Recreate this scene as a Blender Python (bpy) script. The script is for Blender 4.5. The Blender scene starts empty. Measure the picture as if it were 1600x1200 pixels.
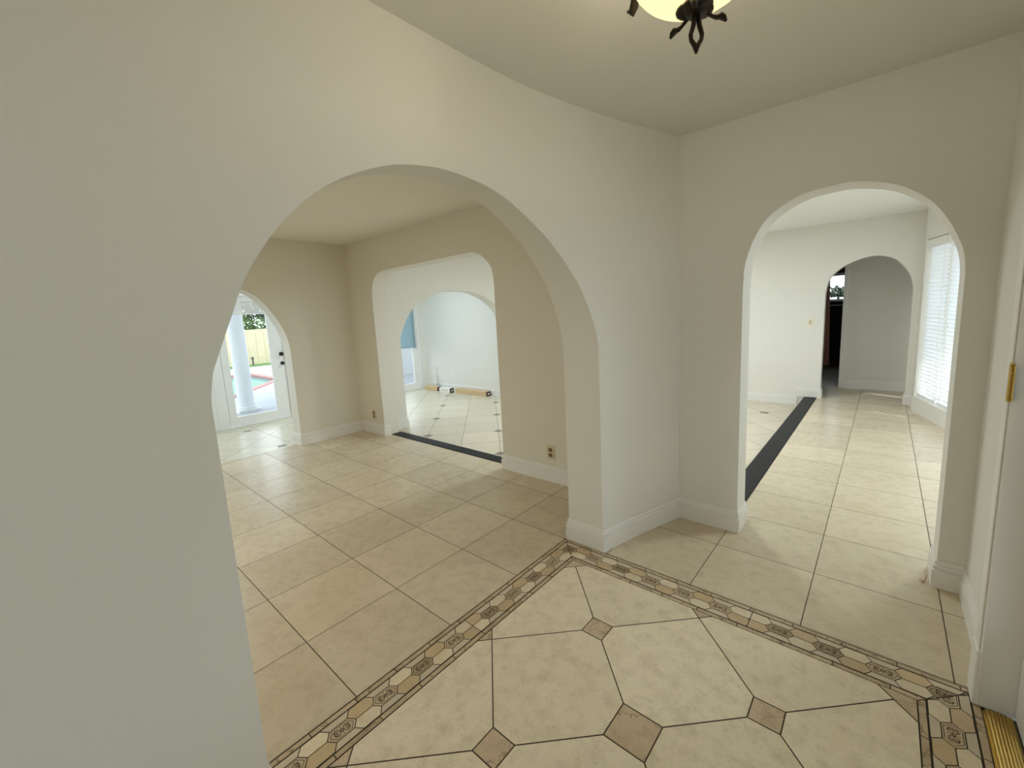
import bpy, bmesh, math, random
from mathutils import Vector, Matrix
random.seed(7)
scn = bpy.context.scene
COL = scn.collection
Z_LOW = -0.12            # sunken dining and family rooms
CEIL = 2.36
CAMZ = 1.38

# ------------------------------------------------------------------ materials
MATS = {}
def mat(name, color, rough=0.5, metal=0.0, bump=0.0, bscale=40.0, noise=0.0, nscale=6.0, spec=0.5, emit=None, estr=0.0, coat=0.0):
    m = bpy.data.materials.new(name); m.use_nodes = True
    nt = m.node_tree; b = nt.nodes['Principled BSDF']
    b.inputs['Base Color'].default_value = (*color, 1); b.inputs['Roughness'].default_value = rough
    b.inputs['Metallic'].default_value = metal
    b.inputs['Specular IOR Level'].default_value = spec
    if coat: b.inputs['Coat Weight'].default_value = coat
    if emit: b.inputs['Emission Color'].default_value = (*emit, 1); b.inputs['Emission Strength'].default_value = estr
    if noise or bump:
        tc = nt.nodes.new('ShaderNodeTexCoord')
    if noise:
        n = nt.nodes.new('ShaderNodeTexNoise'); n.inputs['Scale'].default_value = nscale; n.inputs['Detail'].default_value = 6
        nt.links.new(tc.outputs['Object'], n.inputs['Vector'])
        r = nt.nodes.new('ShaderNodeMix'); r.data_type = 'RGBA'
        r.inputs['A'].default_value = (*[c * (1 - noise) for c in color], 1)
        r.inputs['B'].default_value = (*[min(1, c * (1 + noise)) for c in color], 1)
        nt.links.new(n.outputs['Fac'], r.inputs['Factor']); nt.links.new(r.outputs['Result'], b.inputs['Base Color'])
    if bump:
        n = nt.nodes.new('ShaderNodeTexNoise'); n.inputs['Scale'].default_value = bscale; n.inputs['Detail'].default_value = 4
        nt.links.new(tc.outputs['Object'], n.inputs['Vector'])
        bp = nt.nodes.new('ShaderNodeBump'); bp.inputs['Strength'].default_value = bump; bp.inputs['Distance'].default_value = 0.01
        nt.links.new(n.outputs['Fac'], bp.inputs['Height']); nt.links.new(bp.outputs['Normal'], b.inputs['Normal'])
    MATS[name] = m
    return m

def stone(name, base, dark, warm, rough=0.34, vein=False):
    """ceramic tile: soft blotches, fine specks and a per-tile tint stored on the faces"""
    m = bpy.data.materials.new(name); m.use_nodes = True
    nt = m.node_tree; b = nt.nodes['Principled BSDF']; L = nt.links.new
    tc = nt.nodes.new('ShaderNodeTexCoord'); at = nt.nodes.new('ShaderNodeAttribute'); at.attribute_name = 'tint'
    off = nt.nodes.new('ShaderNodeVectorMath'); off.operation = 'MULTIPLY_ADD'
    off.inputs[1].default_value = (1, 1, 1)
    sc = nt.nodes.new('ShaderNodeVectorMath'); sc.operation = 'SCALE'; sc.inputs[0].default_value = (7.3, 3.1, 5.7)
    L(at.outputs['Fac'], sc.inputs['Scale']); L(tc.outputs['Object'], off.inputs[0]); L(sc.outputs['Vector'], off.inputs[2])
    def nz(scale, det, rgh=0.6):
        n = nt.nodes.new('ShaderNodeTexNoise'); n.inputs['Scale'].default_value = scale; n.inputs['Detail'].default_value = det
        n.inputs['Roughness'].default_value = rgh; L(off.outputs['Vector'], n.inputs['Vector']); return n
    def ramp(src, a, bb):
        r = nt.nodes.new('ShaderNodeMapRange'); r.inputs['From Min'].default_value = a; r.inputs['From Max'].default_value = bb
        L(src, r.inputs['Value']); return r.outputs['Result']
    def mix(f, A, B, scale=1.0):
        x = nt.nodes.new('ShaderNodeMix'); x.data_type = 'RGBA'
        if scale != 1.0:
            mm = nt.nodes.new('ShaderNodeMath'); mm.operation = 'MULTIPLY'; mm.inputs[1].default_value = scale; L(f, mm.inputs[0]); f = mm.outputs[0]
        L(f, x.inputs['Factor'])
        for k, v in (('A', A), ('B', B)):
            if isinstance(v, tuple): x.inputs[k].default_value = (*v, 1)
            else: L(v, x.inputs[k])
        return x.outputs['Result']
    c = mix(ramp(nz(2.6, 4).outputs['Fac'], .42, .72), base, warm, .75)
    c = mix(ramp(nz(16, 6, .7).outputs['Fac'], .46, .75), c, dark, .55)
    c = mix(ramp(nz(70, 3, .7).outputs['Fac'], .58, .80), c, dark, .60)
    if vein:
        vo = nt.nodes.new('ShaderNodeTexVoronoi'); vo.feature = 'DISTANCE_TO_EDGE'; vo.inputs['Scale'].default_value = 7.0
        wv = nt.nodes.new('ShaderNodeVectorMath'); wv.operation = 'MULTIPLY_ADD'; wv.inputs[1].default_value = (.12, .12, .12)
        L(nz(22, 4).outputs['Color'], wv.inputs[0]); L(off.outputs['Vector'], wv.inputs[2]); L(wv.outputs['Vector'], vo.inputs['Vector'])
        rv = nt.nodes.new('ShaderNodeMapRange'); rv.inputs['From Min'].default_value = .004; rv.inputs['From Max'].default_value = .03
        rv.inputs['To Min'].default_value = 1; rv.inputs['To Max'].default_value = 0; L(vo.outputs['Distance'], rv.inputs['Value'])
        c = mix(rv.outputs['Result'], c, dark, .8)
    tint = nt.nodes.new('ShaderNodeMapRange'); tint.inputs['To Min'].default_value = .93; tint.inputs['To Max'].default_value = 1.06
    L(at.outputs['Fac'], tint.inputs['Value'])
    hs = nt.nodes.new('ShaderNodeHueSaturation'); L(c, hs.inputs['Color']); L(tint.outputs['Result'], hs.inputs['Value'])
    L(hs.outputs['Color'], b.inputs['Base Color'])
    b.inputs['Roughness'].default_value = rough; b.inputs['Specular IOR Level'].default_value = 0.45
    bp = nt.nodes.new('ShaderNodeBump'); bp.inputs['Strength'].default_value = .12; bp.inputs['Distance'].default_value = .004
    L(nz(9, 5).outputs['Fac'], bp.inputs['Height']); L(bp.outputs['Normal'], b.inputs['Normal'])
    MATS[name] = m; return m

WHITE = (.765, .755, .715)
mat('wall_paint', WHITE, .62, bump=.05, bscale=55, spec=.25)
mat('wall_cream', (.735, .705, .625), .62, bump=.05, bscale=55, spec=.25)
mat('ceiling_paint', (.745, .735, .69), .75, bump=.03, bscale=60, spec=.2)
mat('ceiling_cream', (.82, .80, .745), .75, spec=.2)
mat('ceiling_white', (.84, .85, .84), .75, spec=.2)
mat('trim_white', (.80, .79, .76), .38, spec=.45)
mat('grout', (.038, .027, .015), .9)
mat('grout_soft', (.075, .056, .032), .9)
T_BASE = (.64, .56, .415)
stone('tile', T_BASE, (.42, .345, .235), (.575, .485, .35), .26)
stone('tile_foyer', (.82, .73, .565), (.47, .385, .26), (.77, .66, .485), .33)
stone('tile_pale', (.66, .60, .48), (.53, .47, .355), (.63, .56, .44), .28)
stone('inset', (.60, .475, .33), (.30, .215, .13), (.54, .40, .265), .42, True)
stone('inset_gray', (.22, .19, .15), (.12, .10, .08), (.25, .21, .17), .4)
stone('listello', (.57, .455, .305), (.22, .15, .085), (.44, .33, .21), .42, True)
stone('hex_cream', (.74, .645, .47), (.55, .45, .30), (.64, .54, .38), .34)
stone('hex_tan', (.57, .43, .26), (.43, .31, .18), (.54, .41, .25), .34)
stone('hex_flower', (.62, .50, .34), (.44, .33, .20), (.54, .41, .26), .36)
stone('hex_flower_dark', (.46, .355, .225), (.28, .20, .115), (.42, .30, .18), .36)
stone('hex_slab', (.60, .525, .40), (.47, .39, .28), (.57, .49, .36), .34)
mat('relief_dark', (.045, .03, .016), .8)
mat('black_stone', (.022, .022, .024), .5, spec=.12, noise=.25, nscale=30)
mat('brass', (.60, .42, .13), .32, metal=1.0)
mat('bronze', (.028, .020, .014), .42, metal=.6)
mat('chrome', (.6, .6, .6), .25, metal=1.0)
mat('ivory', (.62, .54, .38), .4)
mat('almond', (.80, .76, .66), .4)
mat('outlet_brown', (.20, .12, .045), .45)
mat('plate_white', (.82, .82, .80), .35)
mat('slot_dark', (.02, .018, .016), .6)
mat('cardboard', (.62, .45, .26), .8, noise=.08, nscale=20)
mat('carton_white', (.82, .80, .79), .5)
mat('carton_dark', (.055, .022, .026), .5)
mat('door_white', (.80, .80, .78), .35)
mat('fence_wood', (.41, .36, .235), .8, noise=.16, nscale=9)
mat('deck', (.42, .42, .44), .8, noise=.05, nscale=3)
mat('lawn', (.075, .15, .03), .9, noise=.3, nscale=20)
mat('coping', (.30, .145, .13), .7, noise=.1, nscale=12)
mat('leaf_light', (.07, .13, .03), .6, noise=.3, nscale=14)
mat('leaf_dark', (.018, .036, .015), .6, noise=.3, nscale=14)
mat('post_dark', (.05, .045, .04), .6)
mat('stucco', (.84, .85, .86), .8, bump=.2, bscale=90)
mat('earth', (.30, .28, .22), .95)
mat('curtain', (.50, .29, .23), .85)
mat('wood_dark', (.020, .010, .008), .5)
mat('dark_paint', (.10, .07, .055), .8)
mat('shade_blue', (.38, .50, .56), .6)

def glass(name, tintc=(1, 1, 1)):
    m = bpy.data.materials.new(name); m.use_nodes = True; nt = m.node_tree
    for n in list(nt.nodes): nt.nodes.remove(n)
    o = nt.nodes.new('ShaderNodeOutputMaterial'); t = nt.nodes.new('ShaderNodeBsdfTransparent'); g = nt.nodes.new('ShaderNodeBsdfGlossy')
    t.inputs['Color'].default_value = (*tintc, 1); g.inputs['Roughness'].default_value = .02
    lw = nt.nodes.new('ShaderNodeLayerWeight'); pw = nt.nodes.new('ShaderNodeMath'); pw.operation = 'POWER'; pw.inputs[1].default_value = 4.0
    f = nt.nodes.new('ShaderNodeMath'); f.operation = 'MULTIPLY_ADD'; f.inputs[1].default_value = .7; f.inputs[2].default_value = .035
    nt.links.new(lw.outputs['Facing'], pw.inputs[0]); nt.links.new(pw.outputs[0], f.inputs[0])
    x = nt.nodes.new('ShaderNodeMixShader')
    nt.links.new(f.outputs[0], x.inputs[0]); nt.links.new(t.outputs[0], x.inputs[1]); nt.links.new(g.outputs[0], x.inputs[2]); nt.links.new(x.outputs[0], o.inputs[0])
    MATS[name] = m
glass('glass', (.96, .98, .98)); glass('bottle_glass', (.86, .89, .90))

def translucent(name, col, f=.5):
    m = bpy.data.materials.new(name); m.use_nodes = True; nt = m.node_tree
    for n in list(nt.nodes): nt.nodes.remove(n)
    o = nt.nodes.new('ShaderNodeOutputMaterial'); d = nt.nodes.new('ShaderNodeBsdfDiffuse'); t = nt.nodes.new('ShaderNodeBsdfTranslucent')
    d.inputs['Color'].default_value = (*col, 1); t.inputs['Color'].default_value = (*col, 1)
    x = nt.nodes.new('ShaderNodeMixShader'); x.inputs[0].default_value = f
    nt.links.new(d.outputs[0], x.inputs[1]); nt.links.new(t.outputs[0], x.inputs[2]); nt.links.new(x.outputs[0], o.inputs[0])
    MATS[name] = m
translucent('slat_white', (.87, .90, .94), .44)
translucent('shade_fabric', (.46, .60, .66), .45)

m = bpy.data.materials.new('clear_glass'); m.use_nodes = True
b = m.node_tree.nodes['Principled BSDF']; b.inputs['Transmission Weight'].default_value = 1; b.inputs['Roughness'].default_value = .02; b.inputs['IOR'].default_value = 1.45
b.inputs['Base Color'].default_value = (.97, .99, .99, 1); MATS['clear_glass'] = m
m = bpy.data.materials.new('pool_water'); m.use_nodes = True
b = m.node_tree.nodes['Principled BSDF']; b.inputs['Base Color'].default_value = (.08, .31, .31, 1); b.inputs['Roughness'].default_value = .05; MATS['pool_water'] = m
# lamp bowl: glowing alabaster glass
m = bpy.data.materials.new('lamp_glass'); m.use_nodes = True; nt = m.node_tree
b = nt.nodes['Principled BSDF']; b.inputs['Base Color'].default_value = (.8, .68, .45, 1); b.inputs['Roughness'].default_value = .4
n = nt.nodes.new('ShaderNodeTexNoise'); n.inputs['Scale'].default_value = 9; n.inputs['Detail'].default_value = 3
r = nt.nodes.new('ShaderNodeMix'); r.data_type = 'RGBA'; r.inputs['A'].default_value = (1.0, .76, .34, 1); r.inputs['B'].default_value = (1.0, .84, .47, 1)
nt.links.new(n.outputs['Fac'], r.inputs['Factor']); nt.links.new(r.outputs['Result'], b.inputs['Emission Color'])
b.inputs['Emission Strength'].default_value = 1.35; MATS['lamp_glass'] = m

# ------------------------------------------------------------------ mesh helpers
class MB:
    def __init__(self): self.v = []; self.f = []; self.m = []; self.t = []
    def face(self, pts, mi=0, tint=.5):
        i = len(self.v); self.v += [tuple(p) for p in pts]; self.f.append(tuple(range(i, i + len(pts)))); self.m.append(mi); self.t.append(tint)
    def box(self, x0, x1, y0, y1, z0, z1, mi=0):
        P = [(x0, y0, z0), (x1, y0, z0), (x1, y1, z0), (x0, y1, z0), (x0, y0, z1), (x1, y0, z1), (x1, y1, z1), (x0, y1, z1)]
        i = len(self.v); self.v += P
        for q in ((0, 3, 2, 1), (4, 5, 6, 7), (0, 1, 5, 4), (1, 2, 6, 5), (2, 3, 7, 6), (3, 0, 4, 7)):
            self.f.append(tuple(i + k for k in q)); self.m.append(mi); self.t.append(.5)
    def prism(self, poly, z0, z1, mi=0):
        n = len(poly); i = len(self.v)
        self.v += [(x, y, z0) for x, y in poly] + [(x, y, z1) for x, y in poly]
        self.f.append(tuple(i + k for k in reversed(range(n)))); self.m.append(mi); self.t.append(.5)
        self.f.append(tuple(i + n + k for k in range(n))); self.m.append(mi); self.t.append(.5)
        for k in range(n):
            k2 = (k + 1) % n
            self.f.append((i + k, i + k2, i + n + k2, i + n + k)); self.m.append(mi); self.t.append(.5)
    def lathe(self, prof, cx=0, cy=0, seg=32, mi=0, cap=True):
        i = len(self.v); n = len(prof)
        for k in range(seg):
            a = 2 * math.pi * k / seg
            self.v += [(cx + r * math.cos(a), cy + r * math.sin(a), z) for r, z in prof]
        for k in range(seg):
            k2 = (k + 1) % seg
            for j in range(n - 1):
                self.f.append((i + k * n + j, i + k2 * n + j, i + k2 * n + j + 1, i + k * n + j + 1)); self.m.append(mi); self.t.append(.5)
        if cap:
            self.f.append(tuple(i + k * n for k in reversed(range(seg)))); self.m.append(mi); self.t.append(.5)
            self.f.append(tuple(i + k * n + n - 1 for k in range(seg))); self.m.append(mi); self.t.append(.5)
    def tube(self, pts, rad, seg=10, mi=0, flat=1.0):
        """swept tube; rad may be a list; flat squashes the section along its local 'up'"""
        pts = [Vector(p) for p in pts]; n = len(pts)
        rad = rad if isinstance(rad, (list, tuple)) else [rad] * n
        i = len(self.v); up = None
        for k in range(n):
            d = (pts[min(k + 1, n - 1)] - pts[max(k - 1, 0)]).normalized()
            if up is None:
                up = Vector((0, 0, 1)) if abs(d.z) < .9 else Vector((1, 0, 0))
            s = d.cross(up).normalized(); up = s.cross(d).normalized()
            for j in range(seg):
                a = 2 * math.pi * j / seg
                self.v.append(tuple(pts[k] + s * math.cos(a) * rad[k] + up * math.sin(a) * rad[k] * flat))
        for k in range(n - 1):
            for j in range(seg):
                j2 = (j + 1) % seg
                self.f.append((i + k * seg + j, i + k * seg + j2, i + (k + 1) * seg + j2, i + (k + 1) * seg + j)); self.m.append(mi); self.t.append(.5)
        for base, rev in ((0, True), ((n - 1) * seg, False)):
            q = [i + base + j for j in range(seg)]
            self.f.append(tuple(reversed(q)) if rev else tuple(q)); self.m.append(mi); self.t.append(.5)
    def ball(self, c, r, seg=14, rings=8, mi=0, sc=(1, 1, 1)):
        i = len(self.v)
        for a in range(rings + 1):
            th = math.pi * a / rings
            for k in range(seg):
                ph = 2 * math.pi * k / seg
                self.v.append((c[0] + r * sc[0] * math.sin(th) * math.cos(ph), c[1] + r * sc[1] * math.sin(th) * math.sin(ph), c[2] + r * sc[2] * math.cos(th)))
        for a in range(rings):
            for k in range(seg):
                k2 = (k + 1) % seg
                self.f.append((i + a * seg + k, i + (a + 1) * seg + k, i + (a + 1) * seg + k2, i + a * seg + k2)); self.m.append(mi); self.t.append(.5)
    def build(self, name, mats, parent=None, smooth=None, bevel=0, tint=False, weld=True, origin=None, flat=()):
        me = bpy.data.meshes.new(name); me.from_pydata(self.v, [], self.f); me.update()
        for x in (mats if isinstance(mats, (list, tuple)) else [mats]): me.materials.append(MATS[x])
        me.polygons.foreach_set('material_index', self.m)
        if tint:
            a = me.attributes.new('tint', 'FLOAT', 'FACE'); a.data.foreach_set('value', self.t)
        if weld:
            bm = bmesh.new(); bm.from_mesh(me); bmesh.ops.remove_doubles(bm, verts=bm.verts, dist=1e-5)
            bmesh.ops.dissolve_degenerate(bm, dist=1e-6, edges=bm.edges)
            bmesh.ops.recalc_face_normals(bm, faces=bm.faces); bm.to_mesh(me); bm.free()
        if smooth is not None:
            me.polygons.foreach_set('use_smooth', [p.material_index not in flat for p in me.polygons])
            me.set_sharp_from_angle(angle=math.radians(smooth))
        o = bpy.data.objects.new(name, me); COL.objects.link(o)
        if origin is not None:
            me.transform(Matrix.Translation(-Vector(origin))); o.location = origin
        if parent is not None:
            o.parent = parent
            if parent.type == 'EMPTY' or parent.location.length: 
                o.matrix_parent_inverse = Matrix.Translation(-Vector(world_loc(parent)))
        if bevel:
            md = o.modifiers.new('bevel', 'BEVEL'); md.width = bevel; md.segments = 2; md.limit_method = 'ANGLE'
        return o
def world_loc(o):
    p = Vector(o.location)
    while o.parent: o = o.parent; p += Vector(o.location) if o.type == 'EMPTY' else Vector((0, 0, 0))
    return p
def tag(o, label, cat, group=None):
    o['label'] = label; o['category'] = cat; o['kind'] = 'thing'
    if group: o['group'] = group
    return o
def thing(name, loc, label, cat, group=None):
    o = bpy.data.objects.new(name, None); COL.objects.link(o); o.location = loc; o.empty_display_size = .1
    return tag(o, label, cat, group)
def struct(o): o['kind'] = 'structure'; return o

# ------------------------------------------------------------------ walls
def smooth_profile(pts, n=6):
    """Catmull-Rom through the measured points of an opening's outline"""
    out = []; P = [pts[0]] + list(pts) + [pts[-1]]
    for i in range(1, len(P) - 2):
        a, b_, c, d = P[i - 1], P[i], P[i + 1], P[i + 2]
        for k in range(n):
            t = k / n
            out.append(tuple(.5 * (2 * b_[j] + (c[j] - a[j]) * t + (2 * a[j] - 5 * b_[j] + 4 * c[j] - d[j]) * t * t + (3 * b_[j] - a[j] - 3 * c[j] + d[j]) * t ** 3) for j in (0, 1)))
    out.append(tuple(pts[-1]))
    res = [out[0]]
    for p in out[1:]:
        if p[0] > res[-1][0] + 1e-5: res.append(p)
    return res
def wall(name, ff, fb, s0, s1, openings, H, mats, z0=-.15, extra=(), smooth=30, flat=(0, 1)):
    """ff/fb give plan points of the two faces at position s. An opening is (profile, sill) with profile [(s,z)...] from jamb to jamb;
    sill None means it reaches the floor."""
    mb = MB(); S = {s0, s1, *extra}
    ops = []
    for prof, sill in openings:
        ops.append((prof[0][0], prof[-1][0], prof, sill)); S |= {p[0] for p in prof}
    S = sorted(S)
    def zb(prof, s):
        for (a, za), (b_, zb_) in zip(prof, prof[1:]):
            if a - 1e-9 <= s <= b_ + 1e-9: return za + (zb_ - za) * ((s - a) / (b_ - a) if b_ > a else 0)
        return prof[-1][1]
    P = lambda f, s, z: (*f(s), z)
    for a, b_ in zip(S, S[1:]):
        mid = (a + b_) / 2; op = next((o for o in ops if o[0] < mid < o[1]), None)
        za = zb(op[2], a) if op else z0; zc = zb(op[2], b_) if op else z0
        front = [P(ff, a, za), P(ff, b_, zc), P(ff, b_, H), P(ff, a, H)]; back = [P(fb, a, za), P(fb, a, H), P(fb, b_, H), P(fb, b_, zc)]
        if not op:
            for sl, sr, prof, sill in ops:
                if abs(sl - b_) < 1e-6: front.insert(2, P(ff, b_, prof[0][1])); back.insert(3, P(fb, b_, prof[0][1]))
                if abs(sr - a) < 1e-6: front.append(P(ff, a, prof[-1][1])); back.insert(1, P(fb, a, prof[-1][1]))
        mb.face(front, 0); mb.face(back, 1)
        mb.face([P(ff, a, H), P(ff, b_, H), P(fb, b_, H), P(fb, a, H)], 0)
        if op:
            mb.face([P(ff, a, za), P(fb, a, za), P(fb, b_, zc), P(ff, b_, zc)], 2)
            if op[3] is not None:
                mb.face([P(ff, a, z0), P(ff, b_, z0), P(ff, b_, op[3]), P(ff, a, op[3])], 0)
                mb.face([P(fb, a, z0), P(fb, a, op[3]), P(fb, b_, op[3]), P(fb, b_, z0)], 1)
                mb.face([P(ff, a, op[3]), P(ff, b_, op[3]), P(fb, b_, op[3]), P(fb, a, op[3])], 2)
    for sl, sr, prof, sill in ops:
        for s, z in ((sl, prof[0][1]), (sr, prof[-1][1])):
            lo = z0 if sill is None else sill
            mb.face([P(ff, s, lo), P(ff, s, z), P(fb, s, z), P(fb, s, lo)], 2)
    for s in (s0, s1): mb.face([P(ff, s, z0), P(ff, s, H), P(fb, s, H), P(fb, s, z0)], 0)
    o = mb.build(name, mats, smooth=smooth, flat=flat); return struct(o)
rect = lambda a, b_, z: [(a, z), (b_, z)]

def fx(y): d = y - 1.40; return -1.262 + .211 * (.5 * (d + math.sqrt(d * d + .07))) ** 1.5       # curved face of the foyer's left wall
A_BIG = smooth_profile([(.275, 1.20), (.285, 1.259), (.302, 1.306), (.341, 1.399), (.391, 1.512), (.475, 1.634), (.57, 1.732), (.672, 1.803), (.783, 1.857), (.905, 1.896), (1.071, 1.917), (1.23, 1.907), (1.34, 1.886), (1.451, 1.845), (1.603, 1.758), (1.721, 1.661), (1.845, 1.525), (1.929, 1.377), (1.975, 1.25), (1.988, 1.17)])
A_RECT = smooth_profile([(-4.49, 1.62), (-4.462, 1.774), (-4.386, 1.872), (-4.259, 1.912), (-4.1, 1.921), (-3.5, 1.927), (-2.85, 1.934), (-2.75, 1.922), (-2.649, 1.872), (-2.563, 1.776), (-2.54, 1.65)], 4)
A_COR = smooth_profile([(-.613, 1.42), (-.611, 1.5), (-.602, 1.6), (-.559, 1.728), (-.486, 1.831), (-.361, 1.901), (-.231, 1.919), (-.133, 1.915), (.004, 1.872), (.114, 1.789), (.179, 1.697), (.224, 1.597), (.243, 1.528), (.250, 1.45)], 5)
A_LA = smooth_profile([(.318, 1.05), (.336, 1.241), (.43, 1.472), (.573, 1.671), (.712, 1.759), (.90, 1.82), (1.10, 1.84), (1.30, 1.82), (1.488, 1.759), (1.627, 1.671), (1.77, 1.472), (1.864, 1.241), (1.882, 1.05)], 5)
A_DIN = smooth_profile([(3.30, 1.0), (3.318, 1.16), (3.49, 1.459), (3.726, 1.62), (4.034, 1.735), (4.198, 1.762), (4.60, 1.764), (4.86, 1.71), (5.12, 1.60), (5.34, 1.42), (5.47, 1.16), (5.485, 1.0)], 5)
A_FAR = smooth_profile([(-.632, 1.38), (-.627, 1.47), (-.607, 1.585), (-.569, 1.669), (-.438, 1.79), (-.247, 1.868), (-.091, 1.878), (.063, 1.813), (.19, 1.646), (.237, 1.496), (.244, 1.38)], 5)

W, C_ = 'wall_paint', 'wall_cream'
wall('wall_left', lambda s: (fx(s), s), lambda s: (-1.391, s), -1.75, 2.70, [(A_BIG, None)], CEIL, [W, C_, W], extra=[2.0 + .05 * k for k in range(14)], flat=(1,))
wall('wall_front', lambda s: (s, 2.64), lambda s: (s, 2.82), -5.1, 1.75, [(A_RECT, None), (A_COR, None)], CEIL, [W, W, W], extra=[-1.3])
# the left room's side of that wall is the creamier paint
wf = bpy.data.objects['wall_front'].data; wf.materials.append(MATS[C_])
for p in wf.polygons:
    if abs(p.center.y - 2.64) < 1e-4 and p.center.x < -1.29: p.material_index = 3
wall('wall_partition', lambda s: (-5.0, s), lambda s: (-5.2, s), -2.2, 7.2, [(A_LA, None), (A_DIN, None)], CEIL, [W, W, W], extra=[2.7])
wf = bpy.data.objects['wall_partition'].data; wf.materials.append(MATS[C_])
for p in wf.polygons:
    if abs(p.center.x + 5.0) < 1e-4 and p.center.y < 2.69: p.material_index = 3
wall('wall_far', lambda s: (s, 7.10), lambda s: (s, 7.24), -5.1, 1.0, [(A_FAR, None)], CEIL, [W, W, W])
wall('wall_family', lambda s: (s, 5.54), lambda s: (s, 5.70), -7.75, -5.1, [], CEIL, [W, W, W])
wall('wall_exterior', lambda s: (-7.35, s), lambda s: (-7.70, s), -2.2, 3.42, [(rect(-1.6, .9, 1.90), -.12), (rect(1.54, 2.66, 1.90), None)], CEIL, [W, 'stucco', W])
wall('wall_terrace', lambda s: (-7.50, s), lambda s: (-7.72, s), 3.42, 5.70, [(rect(3.62, 5.40, 1.93), None)], CEIL, [W, 'stucco', W])
wall('wall_right', lambda s: (.345, s), lambda s: (.52, s), -1.75, 2.70, [(rect(-1.30, -.35, 2.02), .35), (rect(.96, 1.90, 2.02), None)], CEIL, [W, 'stucco', W])
wall('wall_back', lambda s: (s, -1.65), lambda s: (s, -1.75), -1.6, .5, [], CEIL, [W, W, W])
wall('wall_rear', lambda s: (s, -2.1), lambda s: (s, -2.25), -7.7, -1.3, [], CEIL, [C_, W, W])
# corridor's angled window wall
BD = Vector((.2623, -.965)).normalized(); BN = Vector((-BD.y, BD.x))      # BN points outdoors
BP = lambda s, off=0: (.312 + BD.x * s + BN.x * off, 6.745 + BD.y * s + BN.y * off)
wall('wall_window', lambda s: BP(s), lambda s: BP(s, .20), -.02, 4.2, [(rect(.03, 3.0, 1.975), .175)], CEIL, [W, 'stucco', W])
wall('wall_stub', lambda s: (.312, s), lambda s: (.55, s), 6.72, 7.15, [], CEIL, [W, 'stucco', W])
# hall beyond the last arch and the dark room behind it
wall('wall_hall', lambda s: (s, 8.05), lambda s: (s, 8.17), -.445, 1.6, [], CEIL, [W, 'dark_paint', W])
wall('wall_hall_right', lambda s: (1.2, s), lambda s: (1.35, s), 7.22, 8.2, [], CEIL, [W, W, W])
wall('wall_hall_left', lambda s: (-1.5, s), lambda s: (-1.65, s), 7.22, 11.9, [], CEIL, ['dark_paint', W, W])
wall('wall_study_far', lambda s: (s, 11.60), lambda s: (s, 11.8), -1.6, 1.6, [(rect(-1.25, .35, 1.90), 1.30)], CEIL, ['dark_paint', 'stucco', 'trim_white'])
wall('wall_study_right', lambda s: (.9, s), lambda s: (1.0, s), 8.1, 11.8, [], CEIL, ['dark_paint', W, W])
# ceilings, roof and an added overhang over the entry
def slab(name, x0, x1, y0, y1, z0, z1, m): mb = MB(); mb.box(x0, x1, y0, y1, z0, z1); return struct(mb.build(name, m))
slab('ceiling', -1.391, .5, -1.75, 2.65, CEIL - .005, CEIL + .05, 'ceiling_paint')
slab('ceiling_left', -5.1, -1.391, -2.25, 2.65, 2.30, CEIL + .05, 'ceiling_cream')
slab('ceiling_dining', -5.1, 1.75, 2.65, 8.2, CEIL - .005, CEIL + .05, 'ceiling_white')
slab('ceiling_family', -7.72, -5.1, -2.25, 5.70, CEIL - .005, CEIL + .05, 'ceiling_paint')
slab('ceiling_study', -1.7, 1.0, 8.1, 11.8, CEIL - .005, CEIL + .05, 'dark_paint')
slab('roof', -8.95, .60, -2.3, 11.9, CEIL + .05, CEIL + .25, 'stucco'); slab('roof_sun_block', .60, 3.6, -4.5, 2.75, CEIL + .05, CEIL + .25, 'stucco'); slab('roof_bay', .60, 1.9, 2.75, 8.3, CEIL + .05, CEIL + .12, 'stucco')  # slab over the entry is unseen, added to keep sun out of the foyer

# ------------------------------------------------------------------ baseboards
BB = [(.000, 0), (.016, 0), (.016, .086), (.0075, .0885), (.0075, .096), (.014, .0985), (.0125, .108), (.0055, .111), (.0055, .118), (.009, .120), (.006, .130), (0, .130)]
def sweep(name, path, z=0., prof=BB, hscale=1.0):
    """profile swept along a plan path, room on the right-hand side of travel, mitred corners"""
    mb = MB(); n = len(path); P = [Vector(p) for p in path]
    nr = lambda a, b_: Vector(((b_ - a).y, -(b_ - a).x)).normalized()
    offs = []
    for i in range(n):
        if i == 0: offs.append(nr(P[0], P[1]))
        elif i == n - 1: offs.append(nr(P[-2], P[-1]))
        else:
            a, b_ = nr(P[i - 1], P[i]), nr(P[i], P[i + 1]); s = a + b_
            offs.append(s / max(.2, s.length_squared) * 2 if s.length > 1e-6 else a)
    ring = lambda i: [(P[i].x + offs[i].x * t, P[i].y + offs[i].y * t, z + h * hscale) for t, h in prof]
    for i in range(n - 1):
        A, B = ring(i), ring(i + 1)
        for k in range(len(prof) - 1): mb.face([A[k], B[k], B[k + 1], A[k + 1]])
    mb.face(ring(0)); mb.face(list(reversed(ring(n - 1))))
    return struct(mb.build(name, 'trim_white', smooth=35))
curve = [(fx(1.988 + (2.64 - 1.988) * k / 8), 1.988 + (2.64 - 1.988) * k / 8) for k in range(9)]
sweep('baseboard_pier', [(-2.54, 2.71), (-2.54, 2.64), (-1.391, 2.64), (-1.391, 1.988)] + curve + [(-.613, 2.64), (-.613, 2.82)])
sweep('baseboard_left', [(-5.19, 1.882), (-5.0, 1.882), (-5.0, 2.64), (-4.49, 2.64), (-4.49, 2.715)])
sweep('baseboard_opening', [(-4.49, 2.846), (-5.0, 2.82), (-5.0, 3.30), (-5.2, 3.30)][1:], Z_LOW)
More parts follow.
